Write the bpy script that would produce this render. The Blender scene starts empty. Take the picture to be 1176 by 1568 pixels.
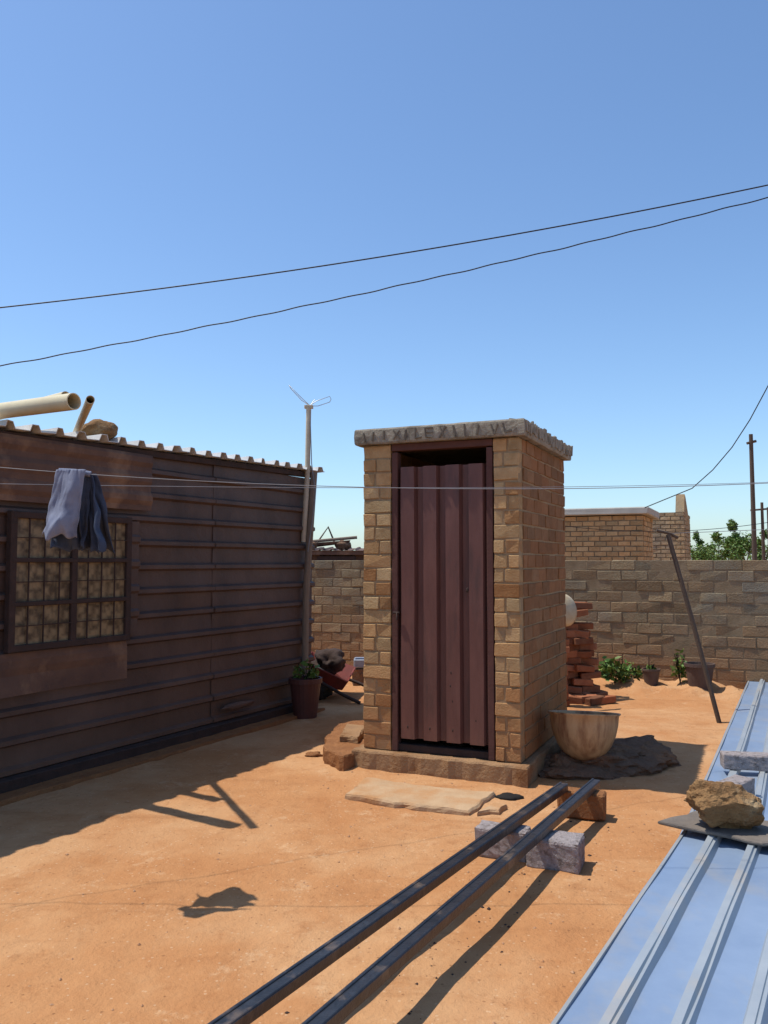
import bpy, bmesh, math, random
from mathutils import Vector as V, Matrix, noise
random.seed(7)
sc=bpy.context.scene
# ---------------------------------------------------------------- materials
def material(name,c1,c2,scale=6,rough=.85,bump=.3,bscale=60,metal=0,attr=False,c3=None,stretch=(1,1,1),soil=None,spec=.3,bdist=.01,c3scale=1.3,c3lo=.52,c3hi=.68,c3stretch=None):
    m=bpy.data.materials.new(name);m.use_nodes=True
    nt=m.node_tree;N=nt.nodes;L=nt.links
    b=N['Principled BSDF'];b.inputs['Roughness'].default_value=rough;b.inputs['Metallic'].default_value=metal
    b.inputs['Specular IOR Level'].default_value=spec
    tc=N.new('ShaderNodeNewGeometry');mp=N.new('ShaderNodeMapping');mp.inputs['Scale'].default_value=stretch
    L.new(tc.outputs['Position'],mp.inputs['Vector'])
    n=N.new('ShaderNodeTexNoise');n.inputs['Scale'].default_value=scale;n.inputs['Detail'].default_value=6;n.inputs['Roughness'].default_value=.65
    L.new(mp.outputs[0],n.inputs['Vector'])
    r=N.new('ShaderNodeMapRange');r.inputs[1].default_value=.32;r.inputs[2].default_value=.68
    L.new(n.outputs['Fac'],r.inputs[0])
    mx=N.new('ShaderNodeMix');mx.data_type='RGBA'
    mx.inputs[6].default_value=(*c1,1);mx.inputs[7].default_value=(*c2,1);L.new(r.outputs[0],mx.inputs[0])
    col=mx.outputs[2]
    if c3 is not None:
        n3=N.new('ShaderNodeTexNoise');n3.inputs['Scale'].default_value=c3scale;n3.inputs['Detail'].default_value=5;n3.inputs['Roughness'].default_value=.6
        if c3stretch:
            mp3=N.new('ShaderNodeMapping');mp3.inputs['Scale'].default_value=c3stretch;L.new(tc.outputs['Position'],mp3.inputs['Vector']);L.new(mp3.outputs[0],n3.inputs['Vector'])
        else:L.new(mp.outputs[0],n3.inputs['Vector'])
        r3=N.new('ShaderNodeMapRange');r3.inputs[1].default_value=c3lo;r3.inputs[2].default_value=c3hi
        L.new(n3.outputs['Fac'],r3.inputs[0])
        m3=N.new('ShaderNodeMix');m3.data_type='RGBA';L.new(r3.outputs[0],m3.inputs[0]);L.new(col,m3.inputs[6]);m3.inputs[7].default_value=(*c3,1)
        col=m3.outputs[2]
    if attr:
        a=N.new('ShaderNodeAttribute');a.attribute_name='col'
        m4=N.new('ShaderNodeMix');m4.data_type='RGBA';m4.blend_type='MULTIPLY';m4.inputs[0].default_value=1
        L.new(col,m4.inputs[6]);L.new(a.outputs['Color'],m4.inputs[7]);col=m4.outputs[2]
    if soil is not None:
        sx=N.new('ShaderNodeSeparateXYZ');L.new(tc.outputs['Position'],sx.inputs[0])
        ad=N.new('ShaderNodeMath');ad.operation='MULTIPLY_ADD';L.new(n.outputs['Fac'],ad.inputs[0]);ad.inputs[1].default_value=-soil[1]*1.2;L.new(sx.outputs['Z'],ad.inputs[2])
        rs=N.new('ShaderNodeMapRange');L.new(ad.outputs[0],rs.inputs[0])
        rs.inputs[1].default_value=-soil[1]*.6;rs.inputs[2].default_value=soil[1]*.4;rs.inputs[3].default_value=soil[2];rs.inputs[4].default_value=0
        m5=N.new('ShaderNodeMix');m5.data_type='RGBA';L.new(rs.outputs[0],m5.inputs[0]);L.new(col,m5.inputs[6]);m5.inputs[7].default_value=(*soil[0],1);col=m5.outputs[2]
    L.new(col,b.inputs['Base Color'])
    if bump>0:
        nb=N.new('ShaderNodeTexNoise');nb.inputs['Scale'].default_value=bscale;nb.inputs['Detail'].default_value=5;nb.inputs['Roughness'].default_value=.7
        L.new(tc.outputs['Position'],nb.inputs['Vector'])
        bp=N.new('ShaderNodeBump');bp.inputs['Strength'].default_value=bump;bp.inputs['Distance'].default_value=bdist
        L.new(nb.outputs['Fac'],bp.inputs['Height']);L.new(bp.outputs[0],b.inputs['Normal'])
    return m
M={}
def ground_material():
    m=bpy.data.materials.new('dirt');m.use_nodes=True;nt=m.node_tree;N=nt.nodes;L=nt.links
    b=N['Principled BSDF'];b.inputs['Roughness'].default_value=.95;b.inputs['Specular IOR Level'].default_value=.08
    g=N.new('ShaderNodeNewGeometry')
    def nz(s,d=6,r=.6,st=None):
        n=N.new('ShaderNodeTexNoise');n.inputs['Scale'].default_value=s;n.inputs['Detail'].default_value=d;n.inputs['Roughness'].default_value=r
        if st:
            mp=N.new('ShaderNodeMapping');mp.inputs['Scale'].default_value=st;mp.inputs['Rotation'].default_value=(0,0,.5);L.new(g.outputs['Position'],mp.inputs['Vector']);L.new(mp.outputs[0],n.inputs['Vector'])
        else:L.new(g.outputs['Position'],n.inputs['Vector'])
        return n.outputs['Fac']
    def rg(n,a,b_,o0=0,o1=1):
        r=N.new('ShaderNodeMapRange');r.inputs[1].default_value=a;r.inputs[2].default_value=b_;r.inputs[3].default_value=o0;r.inputs[4].default_value=o1;L.new(n,r.inputs[0]);return r.outputs[0]
    def mix(f,a,c):
        x=N.new('ShaderNodeMix');x.data_type='RGBA';L.new(f,x.inputs[0])
        for i,q in((6,a),(7,c)):
            if isinstance(q,tuple):x.inputs[i].default_value=(*q,1)
            else:L.new(q,x.inputs[i])
        return x.outputs[2]
    c=mix(rg(nz(1.1,8,.7),.36,.64),(.405,.185,.076),(.47,.24,.107))
    c=mix(rg(nz(.55,5,.6),.46,.64,0,.85),c,(.51,.30,.155))
    c=mix(rg(nz(7,8,.75),.54,.72,0,.65),c,(.30,.125,.05))
    c=mix(rg(nz(3.1,8,.8),.57,.66,0,.6),c,(.56,.355,.20))
    c=mix(rg(nz(2.6,6,.7,(.4,1.8,1)),.56,.68,0,.55),c,(.33,.15,.063))
    v=N.new('ShaderNodeTexVoronoi');v.inputs['Scale'].default_value=26;L.new(g.outputs['Position'],v.inputs['Vector'])
    c=mix(rg(v.outputs['Distance'],.10,.16,.5,0),c,(.58,.40,.25))
    v2=N.new('ShaderNodeTexVoronoi');v2.inputs['Scale'].default_value=17;L.new(g.outputs['Position'],v2.inputs['Vector'])
    c=mix(rg(v2.outputs['Distance'],.07,.12,.6,0),c,(.19,.085,.04))
    L.new(c,b.inputs['Base Color'])
    b1=N.new('ShaderNodeBump');b1.inputs['Strength'].default_value=.7;b1.inputs['Distance'].default_value=.045;L.new(nz(5,7,.7),b1.inputs['Height'])
    b2=N.new('ShaderNodeBump');b2.inputs['Strength'].default_value=.5;b2.inputs['Distance'].default_value=.01;L.new(nz(60,4,.75),b2.inputs['Height']);L.new(b1.outputs[0],b2.inputs['Normal'])
    L.new(b2.outputs[0],b.inputs['Normal']);return m
M['ground']=ground_material()
M['brick']=material('stock_brick',(.38,.235,.11),(.49,.325,.165),scale=14,bump=.8,bscale=70,attr=True,soil=((.37,.15,.055),.95,.8),bdist=.012,spec=.1)
M['mortar']=material('mortar',(.30,.20,.11),(.38,.27,.155),scale=20,bump=.8,bscale=90,soil=((.32,.14,.06),.7,.7),spec=.1)
M['block']=material('cement_block',(.23,.17,.10),(.32,.245,.15),scale=7,bump=1,bscale=45,attr=True,soil=((.31,.16,.075),1.0,.8),c3=(.20,.175,.135),c3scale=1.6,c3lo=.45,c3hi=.7,spec=.1,bdist=.02)
M['bmortar']=material('block_mortar',(.19,.14,.085),(.27,.205,.13),scale=9,bump=.8,soil=((.28,.14,.065),.6,.6),spec=.1)
M['cbrick']=material('clay_brick',(.22,.078,.04),(.29,.12,.06),scale=14,bump=.6,attr=True,spec=.1)
M['concrete']=material('concrete',(.27,.235,.18),(.36,.315,.25),scale=14,bump=1,bscale=55,c3=(.17,.145,.11),c3scale=6,spec=.1,bdist=.015)
M['gslab']=material('grey_concrete',(.33,.32,.29),(.42,.40,.36),scale=4,bump=.5,spec=.1)
M['dconc']=material('dirty_concrete',(.30,.18,.10),(.38,.225,.115),scale=8,bump=1,bscale=40,c3=(.22,.105,.045),c3scale=4,spec=.1,bdist=.02)
M['step']=material('step_concrete',(.40,.26,.15),(.48,.33,.20),scale=7,bump=.6,bscale=50,c3=(.42,.225,.105),c3scale=4,c3lo=.45,c3hi=.65,spec=.1)
M['soilm']=material('packed_soil',(.25,.11,.048),(.34,.155,.065),scale=9,bump=1,bscale=30,bdist=.03,spec=.1)
M['cinder']=material('cinder_block',(.30,.26,.25),(.44,.38,.37),scale=40,bump=1,bscale=110,bdist=.015,c3=(.20,.165,.15),c3scale=30,spec=.1)
M['shack']=material('brown_painted_tin',(.088,.056,.046),(.118,.076,.062),scale=2,rough=.55,bump=.3,bscale=5,stretch=(.6,.6,1),c3=(.060,.038,.032),c3scale=1.7,c3stretch=(1.4,1.4,.7),soil=((.14,.075,.045),.6,.6),bdist=.035,c3lo=.42,c3hi=.72)
M['rust']=material('weathered_tin',(.145,.08,.052),(.09,.052,.040),scale=4,rough=.75,bump=.3,bscale=10,c3=(.22,.13,.08),c3scale=2.6,c3stretch=(1.4,1.4,1.2),stretch=(1,1,1.2),bdist=.02)
M['roof']=material('galvanised_roof',(.60,.60,.58),(.46,.45,.43),scale=6,rough=.5,metal=.0,bump=.2,c3=(.34,.27,.21),c3scale=2,c3lo=.6,c3hi=.8)
M['door']=material('maroon_tin',(.118,.050,.040),(.155,.067,.053),scale=5,rough=.5,bump=.12,bscale=15,stretch=(3,3,.6),c3=(.088,.043,.036),c3scale=3,soil=((.24,.115,.07),.35,.5),spec=.35)
M['dark']=material('dark_timber',(.035,.022,.018),(.06,.035,.028),scale=9,bump=.5)
M['frame']=material('door_frame',(.085,.038,.03),(.115,.05,.04),scale=9,bump=.3)
M['black']=material('shadow_black',(.01,.009,.008),(.015,.012,.01),bump=0)
M['steel']=material('black_steel',(.010,.012,.016),(.028,.03,.036),scale=18,rough=.33,bump=.5,bscale=25,c3=(.11,.08,.06),c3scale=6,c3lo=.58,c3hi=.68,spec=.7)
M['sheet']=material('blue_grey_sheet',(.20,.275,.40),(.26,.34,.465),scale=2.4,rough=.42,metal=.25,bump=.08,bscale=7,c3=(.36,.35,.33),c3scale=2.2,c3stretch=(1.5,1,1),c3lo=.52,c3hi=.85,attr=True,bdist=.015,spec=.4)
M['pvc']=material('cream_pvc',(.62,.55,.36),(.55,.47,.30),scale=6,rough=.45,bump=.05)
M['dish']=material('aged_enamel',(.50,.42,.28),(.40,.30,.18),scale=9,rough=.5,bump=.05)
M['rock']=material('tan_rock',(.34,.20,.09),(.20,.105,.045),scale=9,bump=1,bscale=25,bdist=.04,c3=(.42,.30,.17),c3scale=6,spec=.15)
M['slate']=material('dark_slab',(.12,.10,.085),(.18,.15,.125),scale=10,bump=.7,bscale=40)
M['boulder']=material('grey_brown_rock',(.22,.13,.08),(.15,.09,.06),scale=8,bump=1,bscale=25,bdist=.04,spec=.1,c3=(.30,.15,.075),c3scale=4)
M['bowl']=material('enamel_bowl',(.52,.34,.18),(.42,.24,.11),scale=4,rough=.5,bump=.2,c3=(.20,.09,.045),c3scale=5,c3lo=.46,c3hi=.66,stretch=(2,2,.5),spec=.3)
M['wood']=material('grey_wood',(.16,.12,.09),(.24,.18,.13),scale=12,stretch=(5,5,.4),bump=.6)
M['dwood']=material('dark_wood',(.07,.05,.04),(.12,.085,.06),scale=12,stretch=(5,5,.4),bump=.6)
M['white']=material('pole_white',(.52,.45,.34),(.42,.34,.24),scale=8,rough=.6,bump=.2)
M['alu']=material('aluminium',(.5,.5,.5),(.4,.4,.4),rough=.4,metal=.7,bump=0)
M['wire']=material('black_cable',(.012,.012,.014),(.02,.02,.02),rough=.5,bump=0)
M['gwire']=material('steel_wire',(.24,.24,.25),(.18,.18,.19),rough=.5,bump=0)
M['leaf']=material('leaf',(.06,.12,.02),(.13,.21,.045),scale=5,rough=.6,bump=0,attr=True)
M['potm']=material('plastic_pot',(.07,.025,.02),(.09,.03,.025),rough=.5,bump=.1)
M['potd']=material('dark_pot',(.07,.045,.04),(.12,.08,.06),rough=.7,bump=.3)
M['red']=material('red_paint',(.22,.035,.025),(.14,.03,.022),rough=.6,bump=.3)
M['blue']=material('blue_plastic',(.22,.26,.36),(.35,.36,.38),rough=.5,bump=.1,scale=9)
M['clothl']=material('faded_cloth',(.17,.185,.25),(.23,.245,.31),scale=9,bump=.6,bscale=200,bdist=.003,c3=(.12,.135,.195),c3scale=9,spec=.05)
M['clothd']=material('denim',(.04,.055,.09),(.07,.085,.125),scale=12,bump=.6,bscale=200,bdist=.003,spec=.05)
M['tyre']=material('black_rubber',(.02,.02,.02),(.035,.033,.03),rough=.8,bump=.4)
M['grav']=material('gravel',(.30,.14,.07),(.50,.30,.17),scale=30,bump=0)
# ---------------------------------------------------------------- helpers
def link(o,parent=None):
    sc.collection.objects.link(o)
    if parent is not None:o.parent=parent
    return o
def group(name):
    e=bpy.data.objects.new(name,None);e.empty_display_size=.1;return link(e)
def mesh(name,vs,fs,mat,parent=None,cols=None,smooth=False,bevel=0,solid=0):
    me=bpy.data.meshes.new(name);me.from_pydata([tuple(v) for v in vs],[],fs);me.update()
    me.materials.append(M[mat] if isinstance(mat,str) else mat)
    if cols:
        a=me.color_attributes.new('col','FLOAT_COLOR','CORNER')
        for p in me.polygons:
            c=cols[p.index]
            for li in p.loop_indices:a.data[li].color=(*c,1)
    if smooth:
        for p in me.polygons:p.use_smooth=True
    o=bpy.data.objects.new(name,me);link(o,parent)
    if solid:
        s=o.modifiers.new('s','SOLIDIFY');s.thickness=solid
    if bevel:
        b=o.modifiers.new('b','BEVEL');b.width=bevel;b.segments=1;b.limit_method='ANGLE'
    return o
def recalc(o):
    bm=bmesh.new();bm.from_mesh(o.data);bmesh.ops.recalc_face_normals(bm,faces=bm.faces);bm.to_mesh(o.data);bm.free();return o
class Boxes:
    def __init__(s):s.v=[];s.f=[];s.c=[]
    def add(s,c,ax,ay,az,jit=0,col=(1,1,1)):
        c=V(c);ax=V(ax)/2;ay=V(ay)/2;az=V(az)/2;n=len(s.v)
        for i in (-1,1):
            for j in (-1,1):
                for k in (-1,1):
                    p=c+ax*i+ay*j+az*k
                    if jit:p=p+V([random.uniform(-jit,jit) for _ in range(3)])
                    s.v.append(p)
        for q in ((0,1,3,2),(4,6,7,5),(0,4,5,1),(2,3,7,6),(0,2,6,4),(1,5,7,3)):
            s.f.append([n+i for i in q]);s.c.append(col)
    def make(s,name,mat,parent=None,bevel=0):
        return recalc(mesh(name,s.v,s.f,mat,parent,s.c,bevel=bevel))
def box(name,c,ax,ay,az,mat,parent=None,bevel=.004,jit=0):
    B=Boxes();B.add(c,ax,ay,az,jit);return B.make(name,mat,parent,bevel)
def tube(name,pts,r,mat,parent=None,res=3,cap=True,taper=None):
    cu=bpy.data.curves.new(name,'CURVE');cu.dimensions='3D';cu.bevel_depth=r;cu.bevel_resolution=res;cu.use_fill_caps=cap
    sp=cu.splines.new('POLY');sp.points.add(len(pts)-1)
    for i,p in enumerate(pts):
        sp.points[i].co=(*p,1)
        if taper:sp.points[i].radius=1+(taper-1)*i/(len(pts)-1)
    sp.use_smooth=True
    cu.materials.append(M[mat]);o=bpy.data.objects.new(name,cu);return link(o,parent)
def stone(name,c,s,mat,parent=None,seed=0,amp=.3,sub=4,freq=1.6,flat=None,rot=0,facet=0):
    bm=bmesh.new();bmesh.ops.create_icosphere(bm,subdivisions=sub,radius=1)
    R=Matrix.Rotation(rot,3,'Z');rnd=random.Random(seed*7+1)
    planes=[(V((rnd.gauss(0,1),rnd.gauss(0,1),rnd.gauss(0,1))).normalized(),rnd.uniform(.62,.88)) for _ in range(facet)]
    for v in bm.verts:
        p=v.co.copy()
        for n_,d_ in planes:
            e=p.dot(n_)-d_
            if e>0:p=p-n_*e*.92
        q=p*freq+V((seed*3.1,seed*1.7,seed))
        d=1+amp*noise.noise(q)+amp*.5*abs(noise.noise(q*2.3))+amp*.25*noise.noise(q*5)+amp*.12*noise.noise(q*11)
        v.co=p*d
        v.co=V((v.co.x*s[0],v.co.y*s[1],v.co.z*s[2]))
        if flat is not None and v.co.z<-s[2]*flat:v.co.z=-s[2]*flat
        v.co=R@v.co+V(c)
    me=bpy.data.meshes.new(name);bm.to_mesh(me);bm.free();me.materials.append(M[mat])
    for p in me.polygons:p.use_smooth=not facet
    o=bpy.data.objects.new(name,me);return link(o,parent)
def ribsheet(name,O,U,W,N,length,width,pitch,h,mat,parent=None,crest=.035,slope=.02,nu=24,wob=.004,seed=0,phase=0,solid=.002,edge=0,ribcol=None):
    O=V(O);U=V(U).normalized();W=V(W).normalized();N=V(N).normalized()
    prof=[];w=-phase
    while w<width:
        for a,b in((0,0),(pitch-crest-2*slope,0),(pitch-crest-slope,h),(pitch-slope,h)):
            if 0<=w+a<=width:prof.append((w+a,b))
        w+=pitch
    if prof[-1][0]<width-.001:prof.append((width,0))
    if prof[0][0]>.001:prof.insert(0,(0,0))
    vs=[];fs=[];m=len(prof);cs=[]
    for i in range(nu+1):
        u=length*i/nu
        for a,b in prof:
            z=b+wob*noise.noise(V((u*1.5+seed,a*4,seed)))*2
            e=edge*noise.noise(V((a*7,seed,0))) if i in(0,nu) else 0
            vs.append(O+U*(u+e)+W*a+N*z)
    for i in range(nu):
        for j in range(m-1):
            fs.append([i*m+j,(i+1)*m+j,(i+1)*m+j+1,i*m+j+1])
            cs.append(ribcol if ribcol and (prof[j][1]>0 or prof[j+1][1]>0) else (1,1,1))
    return mesh(name,vs,fs,mat,parent,cols=cs,solid=solid)
def brickrun(B,p0,p1,z0,ncourse,ch,bl,thick,nrm,col,joint=.013,jit=.003,half=.5,splits=None):
    p0=V((*p0,0));p1=V((*p1,0));d=(p1-p0);Ln=d.length;d.normalize();n=V((*nrm,0)).normalized()
    for i in range(ncourse):
        z=z0+ch*(i+.5)
        if splits:cuts=splits[i%len(splits)]
        else:
            off=-bl*half if i%2 else 0
            cuts=[0];x=off+bl
            while x<Ln-.03:
                if x>.03:cuts.append(x+random.uniform(-.03,.03)*bl)
                x+=bl
            cuts.append(Ln)
        for a,b in zip(cuts[:-1],cuts[1:]):
            w=b-a-joint;mid=(a+b)/2
            if w<.01:continue
            B.add(p0+d*mid-n*(thick/2)+n*random.uniform(-jit,jit)+V((0,0,z+random.uniform(-.002,.002))),d*w,n*thick,V((0,0,ch-joint)),jit*.8,col())
def bcol(v=.16,warm=.08):
    g=random.uniform(1-v,1+v);w=random.uniform(-warm,warm);return (g*(1+w*.3),g*(1-w*.4),g*(1-w))
# ---------------------------------------------------------------- ground
def gz(x,y):
    z=.016*noise.noise(V((x*.9,y*.9,0)))+.010*noise.noise(V((x*3.3,y*3.3,3)))+.006*noise.noise(V((x*9,y*9,5)))
    yl=11.62-.445*x
    if 2.3<x<4.3:
        d=yl-y
        z+=(.10+.09*noise.noise(V((x*5,y*5,1))))*max(0,1-((d-.35)/.55)**2)*min(1,(x-2.3)*2,(4.3-x)*2) if abs(d-.35)<.55 else 0
    return z
xs=[-600,-200,-80,-40,-20,-12]+[-8+.1*i for i in range(51)]+[-2.95+.05*i for i in range(140)]+[4.1+.1*i for i in range(51)]+[13,20,40,80,200,600]
ys=[-300,-100,-30,-8,-2]+[.5+.1*i for i in range(15)]+[2+.05*i for i in range(120)]+[8+.1*i for i in range(55)]+[15,18,24,40,80,200,600,1500]
vs=[];fs=[]
for y in ys:
    for x in xs:
        inn=-8<=x<=9.1 and .5<=y<=13.5
        vs.append((x,y,gz(x,y) if inn else 0))
nx=len(xs)
for j in range(len(ys)-1):
    for i in range(nx-1):fs.append([j*nx+i,j*nx+i+1,(j+1)*nx+i+1,(j+1)*nx+i])
mesh('ground',vs,fs,'ground',smooth=True)
def scatter(name,n,mat,fn,radii):
    vs=[];fs=[]
    for i in range(n):
        x,y=fn();r=random.choice(radii)*random.uniform(.7,1.2);k=len(vs);c=V((x,y,gz(x,y)+r*.2))
        for q in((1,0,0),(-1,0,0),(0,1,0),(0,-1,0),(0,0,.7),(0,0,-1)):vs.append(c+V(q)*r*random.uniform(.6,1.4))
        for q in((0,2,4),(2,1,4),(1,3,4),(3,0,4),(2,0,5),(1,2,5),(3,1,5),(0,3,5)):fs.append([k+t for t in q])
    mesh(name,vs,fs,mat)
def f1():
    y=2+random.random()**1.2*8;x=random.uniform(-.5,.5)*(y*1.1)+.2
    if random.random()<.5:x,y=random.gauss(.5,.7),random.gauss(4.6,.9)
    return x,y
scatter('gravel',700,'grav',f1,[.0025,.003,.003,.004,.004,.006,.008])
def f2():
    t=random.random();return -.30+1.5*t+random.gauss(.1,.10),2.5+2.4*t+random.gauss(0,.1)
scatter('debris_flakes',90,'dark',f2,[.003,.004,.006,.009])
# ---------------------------------------------------------------- outhouse
C=V((.93,5.68,0));TL=V((-.914,.407,0)).normalized();TS=V((.407,.914,0)).normalized();TN=-TS;TR=-TL
def tp(k,dep,z):return C+TL*k+TS*dep+V((0,0,z))
g=group('brick_outhouse')
W=1.19;D=1.5;Z0=.14;NC=22;CH=.101;ZT=Z0+NC*CH
B=Boxes()
def col():
    c=bcol(.18,.12)
    if random.random()<.14:c=(c[0]*.8,c[1]*.66,c[2]*.58)
    return c
def shaded_side_col():
    c=bcol(.20,.12);return (c[0]*.60,c[1]*.46,c[2]*.43)  # same bricks on the unlit side; shade and red soil bounce multiplied into colour
p=lambda k,d:(tp(k,d,0).x,tp(k,d,0).y)
brickrun(B,p(.19,0),p(0,0),Z0,NC,CH,.22,.10,TN.xy,col,splits=[[0,.075,.19],[0,.105,.19],[0,.085,.19],[0,.19]],jit=.005,joint=.013)
brickrun(B,p(W,0),p(.96,0),Z0,NC,CH,.22,.10,TN.xy,col,splits=[[0,.11,.23],[0,.23],[0,.135,.23],[0,.10,.23]],jit=.005,joint=.013)
brickrun(B,p(0,.102),p(0,D),Z0,NC,CH,.225,.10,TR.xy,shaded_side_col,jit=.004,joint=.012)
brickrun(B,p(W,D),p(W,.102),Z0,NC,CH,.225,.10,TL.xy,col,joint=.014)
brickrun(B,p(.102,D),p(W-.102,D),Z0,NC,CH,.225,.10,TS.xy,col,joint=.014)
B.make('bricks','brick',g,bevel=.0035)
B=Boxes()
zc=(Z0+ZT)/2;hz=V((0,0,ZT-Z0-.004))
B.add(tp(.095,.052,zc),TL*.174,TS*.090,hz);B.add(tp(1.075,.052,zc),TL*.214,TS*.090,hz)
B.add(tp(.052,D/2+.048,zc),TL*.090,TS*(D-.112),hz);B.add(tp(W-.052,D/2+.048,zc),TL*.088,TS*(D-.112),hz)
B.add(tp(W/2,D-.052,zc),TL*(W-.2),TS*.086,hz)
B.make('mortar_core','mortar',g)
def roughslab(name,cs,z0,z1,mat,parent,amp=.008,seed=0,step=.05):
    ring=[];ce=sum((V(c).to_2d() for c in cs),V((0,0)))/len(cs)
    for i in range(len(cs)):
        a=V(cs[i]).to_2d();b=V(cs[(i+1)%len(cs)]).to_2d();k=max(2,int((b-a).length/step))
        for j in range(k):
            q=a+(b-a)*j/k;e=amp*noise.noise(V((q.x*12,q.y*12,seed)))*2
            ring.append(q+(q-ce).normalized()*e)
    m=len(ring);vs=[];h=z1-z0;zs=[z0,z0+min(.012,h*.2),z0+h*.5,z1-min(.012,h*.2),z1];ins=[.008,0,-.002,.0,.009]
    for z,ii in zip(zs,ins):
        for q in ring:
            e=amp*.8*noise.noise(V((q.x*20,q.y*20,z*30+seed)))
            w=q-(q-ce).normalized()*(ii+e);vs.append((w.x,w.y,z+(amp*.5*noise.noise(V((q.x*9,q.y*9,seed+z))))))
    fs=[]
    for r in range(4):
        for i in range(m):fs.append([r*m+i,r*m+(i+1)%m,(r+1)*m+(i+1)%m,(r+1)*m+i])
    fs.append(list(range(m))[::-1]);fs.append([4*m+i for i in range(m)])
    return recalc(mesh(name,vs,fs,mat,parent))
q=lambda k,d:tp(k,d,0).xy
roughslab('roof_slab',[q(W+.05,-.05),q(-.05,-.05),q(-.05,D+.06),q(W+.05,D+.06)],ZT+.003,ZT+.118,'concrete',g,amp=.005)
B=Boxes()
for i in range(26):
    d=.0+i*.061
    B.add(tp(-.052,d,ZT+.075+random.uniform(-.012,.012)),TL*.022,TS*.034,V((0,0,.085)),.007)
for i in range(9):
    B.add(tp(-.03+random.random()*.2,random.uniform(0,D),ZT+.118),TL*.05,TS*.07,V((0,0,.02)),.01)
B.make('slab_edge_ridges','concrete',g,bevel=.006)
def stroke(B,k0,z0,k1,z1,w=.008):
    a=tp(k0,-.053,z0);b=tp(k1,-.053,z1);d=(b-a);L=d.length;d.normalize();s=d.cross(TN).normalized()
    B.add((a+b)/2,d*L,s*w*random.uniform(.7,1.4),TN*.012,.0015)
B=Boxes();zt=ZT+.098;zb=ZT+.025
x=1.16
for ch,gap in zip("IIIXILEXIIIVL",[.075,.09,.075,.10,.07,.085,.10,.11,.08,.10,.09,.10,.1]):
    wd=.05;r1=random.uniform(-.012,.012);r2=random.uniform(-.012,.012);t0=zt+random.uniform(-.012,.006);b0=zb+random.uniform(-.01,.012)
    if ch=='I':stroke(B,x+r1,b0,x+r2,t0,.010)
    elif ch=='X':stroke(B,x,b0,x-wd,t0);stroke(B,x+r1,t0,x-wd+r2,b0)
    elif ch=='L':stroke(B,x,b0,x+r1,t0);stroke(B,x,b0,x-wd,b0+.006)
    elif ch=='E':
        stroke(B,x,b0,x+r1,t0);[stroke(B,x,zz,x-wd,zz+r2*.5) for zz in(b0,(b0+t0)/2,t0)]
    elif ch=='V':stroke(B,x,t0,x-wd*.5,b0);stroke(B,x-wd*.5,b0,x-wd,t0)
    x-=gap
M['groove']=material('groove',(.15,.125,.095),(.11,.09,.07),bump=0)
B.make('inscription','groove',g)
box('lintel',tp(.575,.05,ZT-.026),TL*.77,TS*.09,V((0,0,.048)),'frame',g,jit=.004)
box('frame_side_left',tp(.935,.04,(Z0+ZT)/2-.03),TL*.045,TS*.07,V((0,0,ZT-Z0-.06)),'frame',g)
box('frame_side_right',tp(.215,.04,(Z0+ZT)/2-.03),TL*.045,TS*.07,V((0,0,ZT-Z0-.06)),'frame',g)
box('threshold',tp(.575,.07,.165),TL*.76,TS*.09,V((0,0,.05)),'dark',g)
box('interior_floor',tp(.6,.7,.145),TL*.95,TS*1.1,V((0,0,.02)),'dconc',g)
ribsheet('door_sheet',tp(.905,.045,.235),V((0,0,1)),TR,TN,1.955,.675,.172,.044,'door',g,crest=.098,slope=.014,nu=30,wob=.004,phase=.035,seed=4)
box('door_rail_top',tp(.57,.068,2.10),TL*.62,TS*.03,V((0,0,.05)),'dark',g)
box('door_rail_bottom',tp(.57,.068,.29),TL*.62,TS*.03,V((0,0,.05)),'dark',g)
box('door_latch',tp(.915,-.015,1.13),TL*.05,TS*.015,V((0,0,.016)),'dark',g)
tube('door_handle',[tp(.90,-.01,1.13),tp(.90,-.04,1.13),tp(.90,-.04,1.08)],.006,'dark',g)
for i,(k,z) in enumerate([(.50,.72),(.505,.63),(.49,.52),(.83,.32),(.66,.32),(.49,.32),(.32,.4),(.38,1.3)]):
    stone('door_dent_%d'%i,tp(k,.003,z),(.009,.006,.016),'dark',g,seed=i,sub=2)
roughslab('plinth',[q(W+.06,-.07),q(-.05,-.07),q(-.05,D+.05),q(W+.06,D+.05)],-.08,Z0-.004,'dconc',g,amp=.012,seed=3)
roughslab('concrete_step',[(-.24,5.36),(.02,5.20),(.50,4.99),(.70,5.38),(.3,5.54),(-.13,5.76)],-.03,.032,'step',None,amp=.014,seed=8)
roughslab('broken_slab',[(.56,4.99),(.68,5.02),(.75,5.14),(.68,5.2)],-.03,.030,'step',None,amp=.014,seed=12)
stone('drain_hole',(.80,5.36,.0),(.085,.05,.03),'black',None,seed=2,sub=3,amp=.3)
roughslab('broken_paving',[(-.44,6.25),(-.29,6.0),(-.20,6.15),(-.05,6.5),(-.1,7.4),(-.38,7.3),(-.46,6.7)],-.05,.11,'soilm',None,amp=.022,seed=5)
roughslab('broken_paving',[(-.34,6.50),(-.2,6.42),(-.14,6.9),(-.31,7.0)],.10,.16,'dconc',None,amp=.016,seed=15)
stone('soil_clod',(-.54,6.5,.01),(.06,.045,.025),'soilm',seed=41,sub=3,amp=.5)
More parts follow.
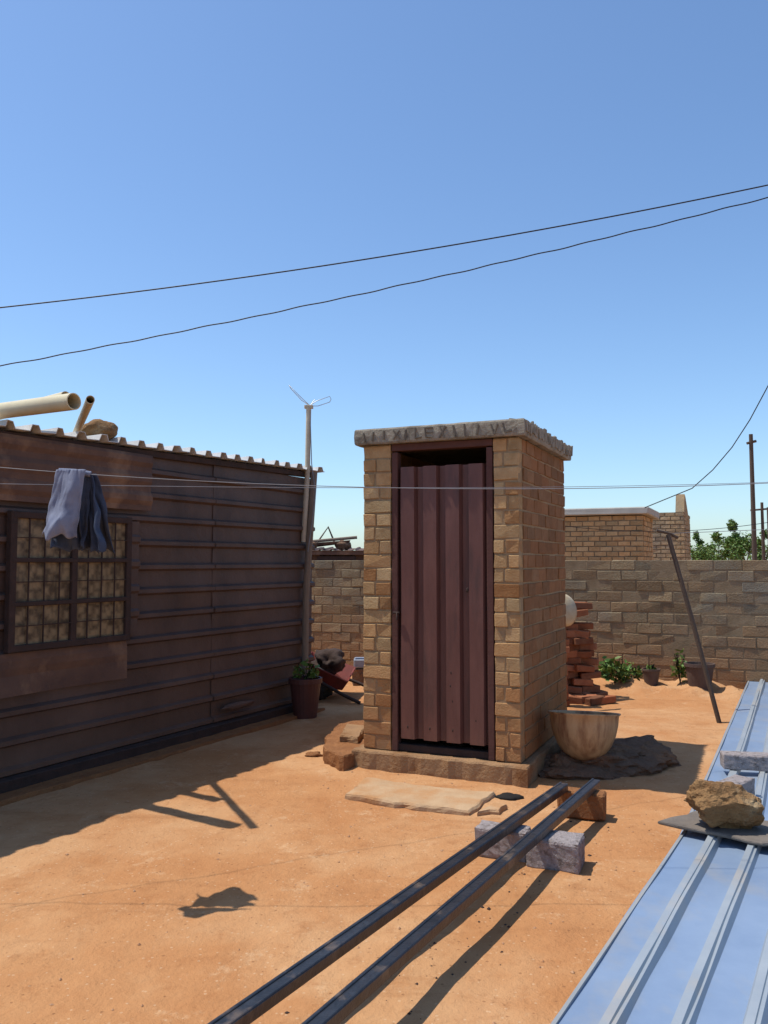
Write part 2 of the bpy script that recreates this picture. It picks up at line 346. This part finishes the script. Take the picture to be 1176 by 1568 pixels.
# ---------------------------------------------------------------- bowl + boulders
stone('flat_boulder',(1.74,6.30,.03),(.44,.36,.19),'boulder',seed=3,amp=.35,flat=.5,rot=.3,facet=8,sub=5)
stone('flat_boulder',(1.40,6.05,.0),(.32,.26,.12),'boulder',seed=9,amp=.35,flat=.5,facet=8,sub=5)
vs=[];fs=[];nr=40;T=Matrix.Rotation(math.radians(-7),3,'X')@Matrix.Rotation(math.radians(2),3,'Y')
prof=[(0,0),(.05,.003),(.10,.02),(.15,.055),(.19,.105),(.22,.17),(.237,.24),(.243,.30),(.256,.310),(.256,.317),(.236,.312),(.228,.24),(.21,.17),(.18,.11),(.14,.065),(.09,.03),(0,.012)]
for r,z in prof:
    for i in range(nr):
        a=i/nr*2*math.pi;w=1+.018*math.sin(3*a)
        vs.append(T@V((r*w*math.cos(a),r*w*math.sin(a),z*1.06))+V((1.43,6.0,.085)))
for j in range(len(prof)-1):
    for i in range(nr):fs.append([j*nr+i,j*nr+(i+1)%nr,(j+1)*nr+(i+1)%nr,(j+1)*nr+i])
mesh('basin',vs,fs,'bowl',smooth=True)
# ---------------------------------------------------------------- shack
g=group('corrugated_shack')
A=V((-2.49,5.48,0));d=V((.48,.877,0)).normalized();n=V((.877,-.48,0)).normalized()
def wp(k,o,z):return A+d*k+n*o+V((0,0,z))
K0=-4.5;K1=3.6
ribsheet('front_wall',wp(K0,0,.02),d,V((0,0,1)),n,K1-K0,2.34,.190,.036,'shack',g,nu=110,wob=.006,crest=.030,slope=.018,phase=.05)
ribsheet('overlap_sheet',wp(2.05,.006,.02),d,V((0,0,1)),n,K1-2.04,2.34,.190,.036,'shack',g,nu=30,wob=.003,crest=.030,slope=.018,phase=.05,seed=40,edge=.01)
ribsheet('end_wall',wp(K1,-.01,.02),-n,V((0,0,1)),d,3.4,2.34,.190,.034,'shack',g,nu=30,wob=.006)
box('body',wp((K0+K1)/2,-1.75,1.14),d*(K1-K0-.06),n*3.4,V((0,0,2.26)),'dark',g)
ribsheet('upper_patch',wp(-3.2,.052,1.90),d,V((0,0,1)),n,4.45,.44,.15,.016,'rust',g,nu=60,wob=.010,crest=.04,slope=.035,seed=3,edge=.02)
ribsheet('lower_patch',wp(-3.2,.052,.62),d,V((0,0,1)),n,4.22,.28,.28,.012,'rust',g,nu=60,wob=.012,crest=.05,slope=.05,seed=8,edge=.03)
ribsheet('side_patch',wp(1.0,.048,.95),d,V((0,0,1)),n,.13,.86,.190,.02,'shack',g,nu=3,wob=.006,seed=11)
box('base_strip',wp((K0+K1)/2,.06,.05),d*(K1-K0),n*.08,V((0,0,.10)),'dark',g,jit=.01)
stone('torn_sheet_end',wp(2.35,.07,.22),(.03,.22,.03),'rust',g,seed=3,sub=3,rot=-.5)
roughslab('apron',[wp(-4.4,.02,0).xy,wp(-4.4,.30,0).xy,wp(3.5,.24,0).xy,wp(3.5,.02,0).xy],-.03,.03,'soilm',g,amp=.02,seed=31)
U=(-n*1+V((0,0,-.03))).normalized();Wd=(d+V((0,0,.019))).normalized();Nn=Wd.cross(U).normalized()
if Nn.z<0:Nn=-Nn
ribsheet('roof_sheets',wp(K0,.09,2.365-.085+.012),U,Wd,Nn,3.7,K1-K0+.12,.195,.044,'roof',g,nu=12,wob=.006,crest=.055,slope=.02,edge=.03,solid=-.006)
box('roof_beam',wp((K0+K1)/2,-.0,2.325),d*(K1-K0)+V((0,0,.15)),n*.08,V((0,0,.05)),'dark',g)
M['lace']=bpy.data.materials.new('window_paper')
m=M['lace'];m.use_nodes=True;nt=m.node_tree;N_=nt.nodes;L_=nt.links;b=N_['Principled BSDF'];b.inputs['Roughness'].default_value=.35
tc=N_.new('ShaderNodeNewGeometry');vo=N_.new('ShaderNodeTexVoronoi');vo.inputs['Scale'].default_value=17;vo.distance='CHEBYCHEV';L_.new(tc.outputs['Position'],vo.inputs['Vector'])
no=N_.new('ShaderNodeTexNoise');no.inputs['Scale'].default_value=14;no.inputs['Detail'].default_value=8;no.inputs['Roughness'].default_value=.85;L_.new(tc.outputs['Position'],no.inputs['Vector'])
ml=N_.new('ShaderNodeMath');ml.operation='MULTIPLY';L_.new(vo.outputs['Distance'],ml.inputs[0]);L_.new(no.outputs['Fac'],ml.inputs[1])
cr=N_.new('ShaderNodeValToRGB');cr.color_ramp.elements[0].position=.10;cr.color_ramp.elements[0].color=(.25,.18,.10,1);cr.color_ramp.elements[1].position=.33;cr.color_ramp.elements[1].color=(.07,.048,.03,1)
L_.new(ml.outputs[0],cr.inputs[0]);L_.new(cr.outputs[0],b.inputs['Base Color'])
wz0,wz1=.93,1.81
box('window_paper',wp(.5,.03,(wz0+wz1)/2),d*1.0,n*.06,V((0,0,wz1-wz0)),'lace',g,bevel=0)
B=Boxes()
for k in(-.01,.49,1.0):B.add(wp(k,.062,(wz0+wz1)/2),d*.05,n*.05,V((0,0,wz1-wz0+.05)))
for z in(wz0,1.22,1.51,wz1):B.add(wp(.5,.064,z),d*1.04,n*.05,V((0,0,.045 if z in(wz0,wz1) else .032)))
B.make('window_frame','dark',g,bevel=.004)
B=Boxes()
for k in(.115,.24,.365,.615,.74,.865):B.add(wp(k,.075,(wz0+wz1)/2),d*.008,n*.008,V((0,0,wz1-wz0)))
for z in(1.075,1.365,1.66):B.add(wp(.5,.082,z),d*1.0,n*.006,V((0,0,.006)))
B.make('burglar_bars','dark',g)
tube('corner_post',[(-.80,8.42,0),(-.79,8.44,1.2),(-.72,8.5,2.42)],.035,'wood',g)
def pipe(name,a,b,r,mat='pvc'):
    a=V(a);b=V(b);ax=(b-a).normalized();u=ax.orthogonal().normalized();w=ax.cross(u);vs=[];fs=[];k=28
    for (c,rr) in((a,r*.88),(a,r),(b,r),(b,r*.88),(b-ax*.5,r*.88)):
        for i in range(k):
            t=i/k*2*math.pi;vs.append(c+u*math.cos(t)*rr+w*math.sin(t)*rr)
    for j in range(4):
        for i in range(k):fs.append([j*k+i,j*k+(i+1)%k,(j+1)*k+(i+1)%k,(j+1)*k+i])
    o=mesh(name,vs,fs,mat,smooth=True);o.modifiers.new('e','EDGE_SPLIT');return o
pipe('plastic_pipe',(-4.4,6.55,2.52),(-1.88,4.98,2.47),.052)
pipe('plastic_pipe',(-4.4,7.05,2.47),(-2.13,5.50,2.60),.040)
pipe('plastic_pipe',(-2.95,7.6,2.42),(-1.77,4.95,2.475),.026)
stone('rock',(-2.16,6.25,2.49),(.125,.11,.085),'rock',seed=5,amp=.2)
g=group('tv_antenna')
tube('mast',[(-.82,8.46,1.7),(-.785,8.46,2.4),(-.775,8.46,3.09)],.027,'white',g)
box('clamp',(-.775,8.46,3.09),(.09,0,0),(0,.05,0),(0,0,.035),'white',g)
tube('element_left',[(-.76,8.46,3.10),(-.86,8.42,3.19),(-.97,8.38,3.30),(-.955,8.40,3.27),(-.85,8.46,3.16),(-.76,8.46,3.10)],.0035,'alu',g)
tube('element_right',[(-.77,8.46,3.10),(-.70,8.46,3.15),(-.56,8.46,3.20),(-.545,8.46,3.17),(-.56,8.46,3.14),(-.68,8.46,3.10),(-.77,8.46,3.10)],.0035,'alu',g)
tube('element_mid',[(-.76,8.46,3.10),(-.72,8.52,3.18)],.0035,'alu',g)
tube('cable',[(-.76,8.44,3.05),(-.74,8.44,2.5),(-.70,8.44,2.2),(-.73,8.42,1.9),(-.77,8.4,1.6)],.005,'gwire',g)
# ---------------------------------------------------------------- back wall
g=group('block_wall')
yl=lambda x:11.62-.445*x
wn=V((-.407,-.914));x0,x1=-5,9.5
B=Boxes()
def blc():
    c=bcol(.16,.10)
    if random.random()<.15:c=(c[0]*.80,c[1]*.79,c[2]*.80)
    return c
brickrun(B,(x0,yl(x0)),(x1,yl(x1)),-.02,12,.1285,.30,.13,wn,blc,joint=.014,jit=.006,half=.45)
B.make('blocks','block',g,bevel=.005)
wd=V((.914,-.407,0)).normalized();wn3=V((*wn,0)).normalized()
box('mortar_core',V(((x0+x1)/2,yl((x0+x1)/2),.75))-wn3*.065,wd*((V((x1,yl(x1)))-V((x0,yl(x0)))).length-.02),wn3*.120,V((0,0,1.52)),'bmortar',g,bevel=0)
# ---------------------------------------------------------------- leaves
def leaves(name,cl,n,size,parent,seed=0):
    rnd=random.Random(seed);vs=[];fs=[];cs=[]
    for c,r in cl:
        c=V(c)
        for i in range(n):
            u=V((rnd.gauss(0,1),rnd.gauss(0,1),rnd.gauss(0,1))).normalized()*(rnd.random()**.45)
            pos=c+V((u.x*r[0],u.y*r[1],u.z*r[2]));pos+=V((rnd.gauss(0,.1),rnd.gauss(0,.1),rnd.gauss(0,.1)))*r[0]
            a=V((rnd.gauss(0,1),rnd.gauss(0,1),rnd.gauss(0,.6))).normalized();b_=a.cross(V((rnd.gauss(0,1),rnd.gauss(0,1),rnd.gauss(0,1)))).normalized()
            s=size*rnd.uniform(.5,1.3);k=len(vs)
            vs+= [pos-a*s,pos-b_*s*.45,pos+a*s,pos+b_*s*.45];fs.append([k,k+1,k+2,k+3])
            gg=rnd.uniform(.6,1.3);cs.append((gg*rnd.uniform(.8,1.3),gg,gg*.9))
    return mesh(name,vs,fs,'leaf',parent,cs)
def tree(x,y,h,seed):
    g=group('leafy_tree');rnd=random.Random(seed);cl=[]
    tube('trunk',[(x,y,0),(x+.05,y,h*.35),(x-.03,y,h*.6)],.09,'dwood',g,taper=.6)
    for i in range(9):
        a=rnd.uniform(0,6.28);r=rnd.uniform(.2,.75);z=h*rnd.uniform(.5,.9)
        q_=(x+r*math.cos(a),y+r*math.sin(a),z);tube('limb_%d'%i,[(x,y,h*.35),((x+q_[0])/2,(y+q_[1])/2,h*.5),q_],.035,'dwood',g,taper=.3)
        s=rnd.uniform(.22,.38);cl.append((q_,(s,s,s*.8)))
    for i in range(8):
        a=rnd.uniform(0,6.28);r=rnd.uniform(.5,.9);cl.append(((x+r*math.cos(a),y+r*math.sin(a),h*rnd.uniform(.55,1)),(.12,.12,.16)))
    leaves('crown',cl,190,.05,g,seed)
tree(9.95,23.5,2.35,1);tree(10.9,24,2.65,2);tree(12.2,24,2.5,3);tree(9.5,25.5,2.2,6);tree(13.8,24.5,2.8,4);tree(10.3,26,2.4,8)
def plant(name,x,y,z,r,h,n,size,seed):
    g=group(name);rnd=random.Random(seed)
    for i in range(7):
        a=rnd.uniform(0,6.28);tube('stem_%d'%i,[(x,y,z),(x+r*.7*math.cos(a),y+r*.7*math.sin(a),z+h*.8)],.004,'leaf',g)
    leaves('foliage',[((x,y,z+h*.55),(r,r*.8,h*.45)),((x+r*.5,y,z+h*.35),(r*.5,r*.5,h*.3)),((x-r*.5,y,z+h*.4),(r*.5,r*.5,h*.3))],n,size,g,seed);return g
plant('green_plant',2.70,9.80,.08,.18,.34,110,.045,1)
plant('green_plant',2.98,9.98,.08,.12,.22,40,.035,2)
def pot(name,x,y,z,r,h,mat):
    vs=[];fs=[];k=24;pr=[(0,0),(r*.72,0),(r*.97,h*.88),(r*1.06,h*.88),(r*1.06,h),(r*.93,h),(r*.9,h*.85),(0,h*.85)]
    for rr,zz in pr:
        for i in range(k):
            t=i/k*6.28318;vs.append((x+rr*math.cos(t),y+rr*math.sin(t),z+zz))
    for j in range(len(pr)-1):
        for i in range(k):fs.append([j*k+i,j*k+(i+1)%k,(j+1)*k+(i+1)%k,(j+1)*k+i])
    return mesh(name,vs,fs,mat)
pot('flower_pot',3.10,9.72,.07,.10,.19,'potd');pot('flower_pot',3.58,9.50,.05,.16,.30,'potd')
plant('pot_plant',3.40,9.62,.10,.09,.42,35,.04,3)
plant('pot_plant',3.10,9.72,.2,.05,.14,18,.03,5)
pot('flower_pot',-.76,8.10,0,.155,.38,'potm');plant('pot_plant',-.76,8.10,.36,.13,.18,30,.035,4)
B=Boxes()
for i in range(15):
    z=.04+i*.075
    for j in range(3):
        for l in range(2):
            if i>10 and random.random()<.4:continue
            a=random.uniform(-.5,.5)+(.0 if i%2 else .3);u=V((math.cos(a),math.sin(a),random.uniform(-.12,.12)));w=V((-math.sin(a),math.cos(a),0))
            B.add((1.84+j*.19-(i*.005)+random.uniform(-.05,.05),9.15+l*.2+random.uniform(-.05,.05),z),u*.22,w*.105,V((0,0,.07)),.006,bcol(.4,.15))
for i in range(10):
    a=random.uniform(0,3);B.add((random.uniform(1.9,2.35),random.uniform(8.8,9.2),.04),V((math.cos(a),math.sin(a),.1))*.21,V((-math.sin(a),math.cos(a),0))*.1,V((0,0,.07)),.006,bcol(.4,.15))
B.make('brick_pile','cbrick',None,.006)
vs=[];fs=[];k=28;T=Matrix.Rotation(math.radians(78),3,'X')@Matrix.Rotation(.5,3,'Y')
pr=[(0,.05),(.10,.05),(.13,.02),(.165,0),(.17,.008),(.135,.03),(.1,.06),(0,.06)]
for r,z in pr:
    for i in range(k):
        t=i/k*6.28318;vs.append(T@V((r*math.cos(t),r*math.sin(t),z))+V((1.86,8.62,1.0)))
for j in range(len(pr)-1):
    for i in range(k):fs.append([j*k+i,j*k+(i+1)%k,(j+1)*k+(i+1)%k,(j+1)*k+i])
mesh('enamel_dish',vs,fs,'dish',smooth=True)
B=Boxes()
for i in range(11):B.add((1.80+random.uniform(-.02,.02),8.74+random.uniform(-.02,.02),.04+i*.077),V((.22,random.uniform(-.05,.05),0)),(0,.105,0),(0,0,.072),.006,bcol(.4,.15))
B.make('brick_stack','cbrick',None,.006)
# wheelbarrow behind shack corner
g=group('wheelbarrow')
vs=[(-.80,9.1,.15),(-.45,9.0,.12),(-.42,9.5,.12),(-.75,9.6,.12),(-.86,9.0,.42),(-.38,8.95,.22),(-.32,9.65,.28),(-.85,9.75,.45)]
mesh('tray',vs,[[0,3,2,1],[0,1,5,4],[1,2,6,5],[2,3,7,6],[3,0,4,7]],'red',g,solid=.02,bevel=.01)
tube('handle_1',[(-.86,9.0,.3),(-.4,8.85,.08),(-.25,8.8,.02)],.018,'dark',g);tube('handle_2',[(-.85,9.7,.3),(-.3,9.7,.1),(-.1,9.6,.03)],.018,'dark',g)
bpy.ops.mesh.primitive_torus_add(major_radius=.12,minor_radius=.04,location=(-.74,9.3,.12),rotation=(1.4,.3,0));t=bpy.context.object;t.name='wheel';t.data.materials.append(M['tyre']);t.parent=g
stone('black_sack',(-.62,9.35,.36),(.17,.15,.13),'dark',None,seed=6,sub=4,amp=.6)
stone('black_sack',(-.72,9.15,.16),(.15,.13,.17),'tyre',None,seed=16,sub=4,amp=.6)
g=group('plastic_crate');B=Boxes()
for a,b_,sx,sy in((-.22,10.2,.30,.02),(-.22,10.45,.30,.02),(-.36,10.32,.02,.23),(-.08,10.32,.02,.23)):B.add((a,b_,.26),(sx,0,0),(0,sy,0),(0,0,.10))
B.add((-.22,10.32,.21),(.28,0,0),(0,.23,0),(0,0,.02));B.make('crate_body','blue',g,.01)
box('crate_stand',(-.22,10.32,.1),(.34,0,0),(0,.28,0),(0,0,.195),'boulder',g,jit=.02)
# ---------------------------------------------------------------- steel channels on blocks
def channel(name,a,b,w=.054,h=.045,t=.005):
    a=V(a);b=V(b);ax=(b-a).normalized();s=ax.cross(V((0,0,1))).normalized();u=s.cross(ax);L=b-a
    B=Boxes();c=(a+b)/2
    B.add(c+u*(h/2-t/2),L,s*w,u*t)
    for sg in(-1,1):B.add(c+s*sg*(w/2-t/2)-u*t/2,L,s*t,u*(h-t-.001))
    B.add(c-u*(h/2-t/2)+s*w*.32,L,s*w*.3,u*t*.9);B.add(c-u*(h/2-t/2)-s*w*.32,L,s*w*.3,u*t*.9)
    B.add(c+u*(h/2+.002)-s*w*.30,L,s*w*.22,u*.006)
    return B.make(name,'steel',None,.004)
channel('steel_channel',(-1.35,.95,.175),(1.06,4.98,.175))
channel('steel_channel',(-1.03,.95,.175),(1.27,5.06,.175))
def cinder(c,dirx,L,Wd,H):
    bm=bmesh.new();bmesh.ops.create_cube(bm,size=1);bmesh.ops.subdivide_edges(bm,edges=bm.edges,cuts=9,use_grid_fill=True)
    u=V((*dirx,0)).normalized();w=V((-u.y,u.x,0));c=V(c)
    for v in bm.verts:
        p_=v.co;e=sorted([abs(abs(p_.x)-.5)*L,abs(abs(p_.y)-.5)*Wd,abs(abs(p_.z)-.5)*H])
        P=c+u*p_.x*L+w*p_.y*Wd+V((0,0,p_.z*H))
        dd=noise.noise(P*18)*.004+noise.noise(P*50)*.003
        if e[1]<.008:dd-=.006+.012*max(0,noise.noise(P*14))
        v.co=P+(P-c).normalized()*dd
    me=bpy.data.meshes.new('concrete_block');bm.to_mesh(me);bm.free();me.materials.append(M['cinder']);return link(bpy.data.objects.new('concrete_block',me))
u=(.924,-.383)
cinder((.61,4.34,.072),u,.27,.14,.148);cinder((.85,4.20,.072),u,.26,.19,.148)
box('timber_offcut',(1.17,4.98,.075),(.26,-.10,0),(.04,.10,0),(0,0,.15),'soilm',None,.01,.01)
# ---------------------------------------------------------------- metal sheets
def stack(name,O,dr,length,width,z,nn,seed=0,ph=.0,pitch=.178):
    g=group(name);U=V((*dr,0)).normalized();Wv=V((dr[1],-dr[0],0)).normalized();Nv=V((0,0,1))
    for i in range(nn):
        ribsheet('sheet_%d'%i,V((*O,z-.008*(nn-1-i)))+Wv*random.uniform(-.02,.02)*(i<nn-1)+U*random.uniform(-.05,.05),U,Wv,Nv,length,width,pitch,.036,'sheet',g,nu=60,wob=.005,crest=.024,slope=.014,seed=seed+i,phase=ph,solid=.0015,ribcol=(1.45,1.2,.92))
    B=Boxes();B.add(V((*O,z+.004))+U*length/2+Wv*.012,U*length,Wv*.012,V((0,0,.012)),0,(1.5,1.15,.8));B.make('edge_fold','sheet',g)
    for f in(.12,.5,.88):
        h=z-.008*nn-.004
        box('bearer_%d'%int(f*100),V((*O,h/2))+U*length*f+Wv*width*.5,Wv*width*.9,U*.08,V((0,0,h)),'dwood',g)
stack('metal_sheet_stack',(1.22,3.74),(.448,.894),6.75,.95,.11,3,seed=20)
stack('metal_sheet_stack',(.165,1.95),(.503,.864),2.76,1.2,.155,3,seed=1)
roughslab('slate_slab',[(1.36,4.22),(1.74,3.90),(2.1,3.90),(2.15,4.08),(1.62,4.38)],.193,.213,'slate',None,amp=.01,seed=4)
stone('rock',(1.66,4.12,.315),(.175,.135,.13),'rock',seed=14,amp=.32,freq=1.3,flat=.85,rot=-.1,facet=9,sub=5)
cinder((2.02,4.86,.197),(.75,.66),.26,.12,.10);cinder((2.38,5.52,.197),(.97,-.2),.32,.12,.10)
# ---------------------------------------------------------------- leaning pole and background
g=group('leaning_pole')
tube('pole',[(3.12,7.82,0),(2.93,7.9,.9),(2.74,8.0,1.76)],.022,'dwood',g)
tube('crossbar',[(2.62,7.98,1.80),(2.76,8.0,1.77),(2.84,8.02,1.73)],.014,'dwood',g)
tube('clothes_wire',[(2.74,8.0,1.77),(3.8,8.3,1.82)],.003,'gwire',g)
def utilpole(name,x,y,h,r,arm=None):
    g=group(name);tube('shaft',[(x,y,0),(x,y,h*.5),(x-.01,y,h)],r,'dwood',g,taper=.7)
    if arm:tube('arm',[(x-arm,y,h-.2),(x+arm,y,h-.15)],r*.5,'dwood',g)
utilpole('utility_pole',8.03,18,4.28,.06,.1);utilpole('utility_pole',9.6,21,3.0,.05,.3);utilpole('utility_pole',8.5,18.3,2.7,.04)
def house(name,Cx,Cy,w,dp,h,slab,mat,ccol,bl=.23,ch=.1,gable=False):
    g=group(name);c=V((Cx,Cy,0));a=lambda k,e:(c+TL*k+TS*e)
    nc=int(h/ch);B=Boxes()
    brickrun(B,a(w,0).xy,a(0,0).xy,0,nc,ch,bl,.1,TN.xy,ccol,joint=.02,jit=.006)
    brickrun(B,a(0,.102).xy,a(0,dp).xy,0,nc,ch,bl,.1,TR.xy,ccol,joint=.02,jit=.006)
    B.make('bricks',mat,g)
    H=nc*ch
    box('core',a(w/2,dp/2)+V((0,0,H/2)),TL*(w-.03),TS*(dp-.03),V((0,0,H-.01)),'bmortar',g,bevel=0)
    if slab:
        box('roof_slab',a(w/2,dp/2)+V((0,0,H+slab/2+.003)),TL*(w+.24),TS*(dp+.24),V((0,0,slab)),'gslab',g,bevel=.02,jit=.012)
    if gable:
        pts=[a(.0,0)+V((0,0,H)),a(.0,.25)+V((0,0,H+.45)),a(0,.55)+V((0,0,H+.40)),a(0,2.0)+V((0,0,H-.3)),a(0,2.0)+V((0,0,H-.6))]
        pts2=[p_+TL*.2 for p_ in pts];k=len(pts)
        mesh('gable',pts+pts2,[list(range(k)),[k+i for i in range(k)][::-1]]+[[i,(i+1)%k,k+(i+1)%k,k+i] for i in range(k)],'block',g,cols=[(1.3,1.2,1.1)]*(k+2))
    return g
house('brick_house',5.0,16,3.0,1.7,2.42,.16,'brick',lambda:bcol(.2,.1))
house('gabled_brick_house',7.25,20,3.2,2.0,2.78,0,'block',lambda:(lambda t:(t*1.6,t*1.5,t*1.4))(random.uniform(.85,1.15)),gable=True)
g=group('tin_shack')
ribsheet('front',(-4.5,15,0),(0,0,1),(1,0,0),(0,-1,0),1.65,5.0,.2,.03,'rust',g,nu=4)
box('body',(-2.0,16.6,.82),(4.98,0,0),(0,3.1,0),(0,0,1.64),'dark',g)
ribsheet('roof',(-4.7,14.85,1.69),(0,1,.03),(1,0,0),(0,0,1),3.4,5.3,.2,.03,'rust',g,nu=4)
box('fascia',(-2,14.9,1.66),(5.2,0,0),(0,.05,0),(0,0,.08),'rust',g)
stone('rock_on_roof_1',(-1.35,15.2,1.80),(.12,.12,.08),'boulder',g,seed=1,sub=3);stone('rock_on_roof_2',(-.75,15.3,1.80),(.14,.12,.08),'boulder',g,seed=2,sub=3)
tube('stick_1',[(-1.3,15.3,1.75),(-1.05,15.6,2.15),(-.9,15.5,1.8)],.02,'dwood',g);tube('stick_2',[(-1.6,15.4,1.85),(-.5,15.4,1.95)],.03,'wood',g)
box('tin_scrap',(-1.0,15.5,1.84),(.7,0,.08),(0,.5,0),(0,0,.03),'rust',g,jit=.03);box('door_panel',(-.85,14.94,.85),(.7,0,0),(0,.04,0),(0,0,1.5),'dark',g)
# ---------------------------------------------------------------- cables
def para(p0,p1,p2,x0,x1,n=60,wig=0):
    xs_=[p0[0],p1[0],p2[0]];out=[]
    def lg(x,f):
        s=0
        for i in range(3):
            t=f[i]
            for j in range(3):
                if j!=i:t*=(x-xs_[j])/(xs_[i]-xs_[j])
            s+=t
        return s
    for i in range(n+1):
        x=x0+(x1-x0)*i/n
        out.append((x,lg(x,[q_[1] for q_ in(p0,p1,p2)]),lg(x,[q_[2] for q_ in(p0,p1,p2)])+(wig*math.sin(x*9)+wig*.6*math.sin(x*4.1))))
    return out
tube('power_cable',para((-5.65,12,5.23),(0,12,6.0),(5.70,12,7.08),-14,14),.010,'wire')
tube('power_cable',para((-5.63,12,4.36),(0,12,5.51),(5.69,12,6.89),-14,14,400,.005),.009,'wire')
tube('service_wire',[(4.6,14.6,2.45),(5.22,14,2.74),(5.38,13.5,3.0),(5.49,13,3.30),(5.56,12.5,3.65),(5.62,12,4.07),(5.8,11,5.1),(6.1,10,6.4)],.008,'wire')
tube('clothes_line',para((-1.56,3.85,1.92),(0.25,3.85,1.84),(1.78,3.85,1.865),-2.6,4.2),.0018,'gwire')
tube('clothes_line',para((-2.4,3.8,1.87),(.9,5.46,1.99),(4.2,7.1,2.22),-2.4,5.5),.0018,'gwire')
tube('wire',para((2.6,11,1.95),(3.6,11,1.90),(5.1,11,2.02),1.2,7),.004,'wire')
# ---------------------------------------------------------------- trousers on line
g=group('hanging_trousers')
def cloth(name,x0t,x1t,x0b,x1b,zt,zb,y,mat,seed,bulge=.03,drift=0,fr=5):
    nu_,nv_=34,40;vs=[];fs=[]
    for j in range(nv_+1):
        t=j/nv_
        for i in range(nu_+1):
            s=i/nu_;xa=x0t+(x0b-x0t)*t;xb=x1t+(x1b-x1t)*t
            x=xa+(xb-xa)*s+.012*noise.noise(V((t*5,s*2,seed)))
            yy=y+drift*t+(bulge*t+.008)*(math.sin(s*fr+seed+t*1.5)+.5*noise.noise(V((s*4,t*3,seed)))*2)+.008*noise.noise(V((s*11,t*5,seed)))
            z=zt+(zb-zt)*t+.02*noise.noise(V((s*4,seed,0)))*t*2
            vs.append((x,yy,z))
    for j in range(nv_):
        for i in range(nu_):k=j*(nu_+1)+i;fs.append([k,k+1,k+nu_+2,k+nu_+1])
    return mesh(name,vs,fs,mat,g,smooth=True,solid=.004)
cloth('front_leg',-1.515,-1.38,-1.565,-1.41,1.925,1.61,3.82,'clothl',1,.035,-.05)
cloth('inner_leg',-1.50,-1.37,-1.53,-1.39,1.920,1.56,3.86,'clothd',3,.04,.0)
cloth('back_leg',-1.49,-1.355,-1.50,-1.30,1.915,1.545,3.90,'clothd',2.5,.05,.07)
cloth('side_leg',-1.42,-1.36,-1.42,-1.285,1.905,1.55,3.86,'clothd',5,.05,.02)
tube('fold',[(-1.515,3.85,1.922),(-1.44,3.85,1.918),(-1.37,3.86,1.908)],.014,'clothl',g)
# ---------------------------------------------------------------- light, world, camera
el=math.radians(67)
Dv=V((-.985*math.cos(el),.16*math.cos(el),math.sin(el))).normalized()
su=bpy.data.lights.new('sun','SUN');su.energy=4.9;su.angle=math.radians(.5);su.color=(1,.95,.86)
so=bpy.data.objects.new('sun',su);link(so);so.rotation_euler=Dv.to_track_quat('Z','Y').to_euler()
w=bpy.data.worlds.new('World');sc.world=w;w.use_nodes=True;nt=w.node_tree
sk=nt.nodes.new('ShaderNodeTexSky');sk.sky_type='NISHITA';sk.sun_disc=False;sk.sun_elevation=math.asin(Dv.z);sk.sun_rotation=math.atan2(Dv.x,Dv.y)
sk.altitude=200;sk.air_density=1.0;sk.dust_density=.8;sk.ozone_density=1.6
mm=nt.nodes.new('ShaderNodeMix');mm.data_type='RGBA';mm.blend_type='MULTIPLY';mm.inputs[0].default_value=1;mm.inputs[7].default_value=(.92,1.08,1.22,1)
nt.links.new(sk.outputs[0],mm.inputs[6]);nt.links.new(mm.outputs[2],nt.nodes['Background'].inputs[0]);nt.nodes['Background'].inputs[1].default_value=.15
cam=bpy.data.cameras.new('camera');co=bpy.data.objects.new('camera',cam);link(co);sc.camera=co
cam.sensor_fit='VERTICAL';cam.sensor_height=36;cam.sensor_width=27;cam.lens=1270/1568*36;cam.clip_end=3000;cam.clip_start=.05
co.location=(0,0,1.5);co.rotation_euler=(math.radians(90)+math.atan(76/1270),0,0)
sc.view_settings.view_transform='Standard';sc.view_settings.look='None';sc.view_settings.exposure=0
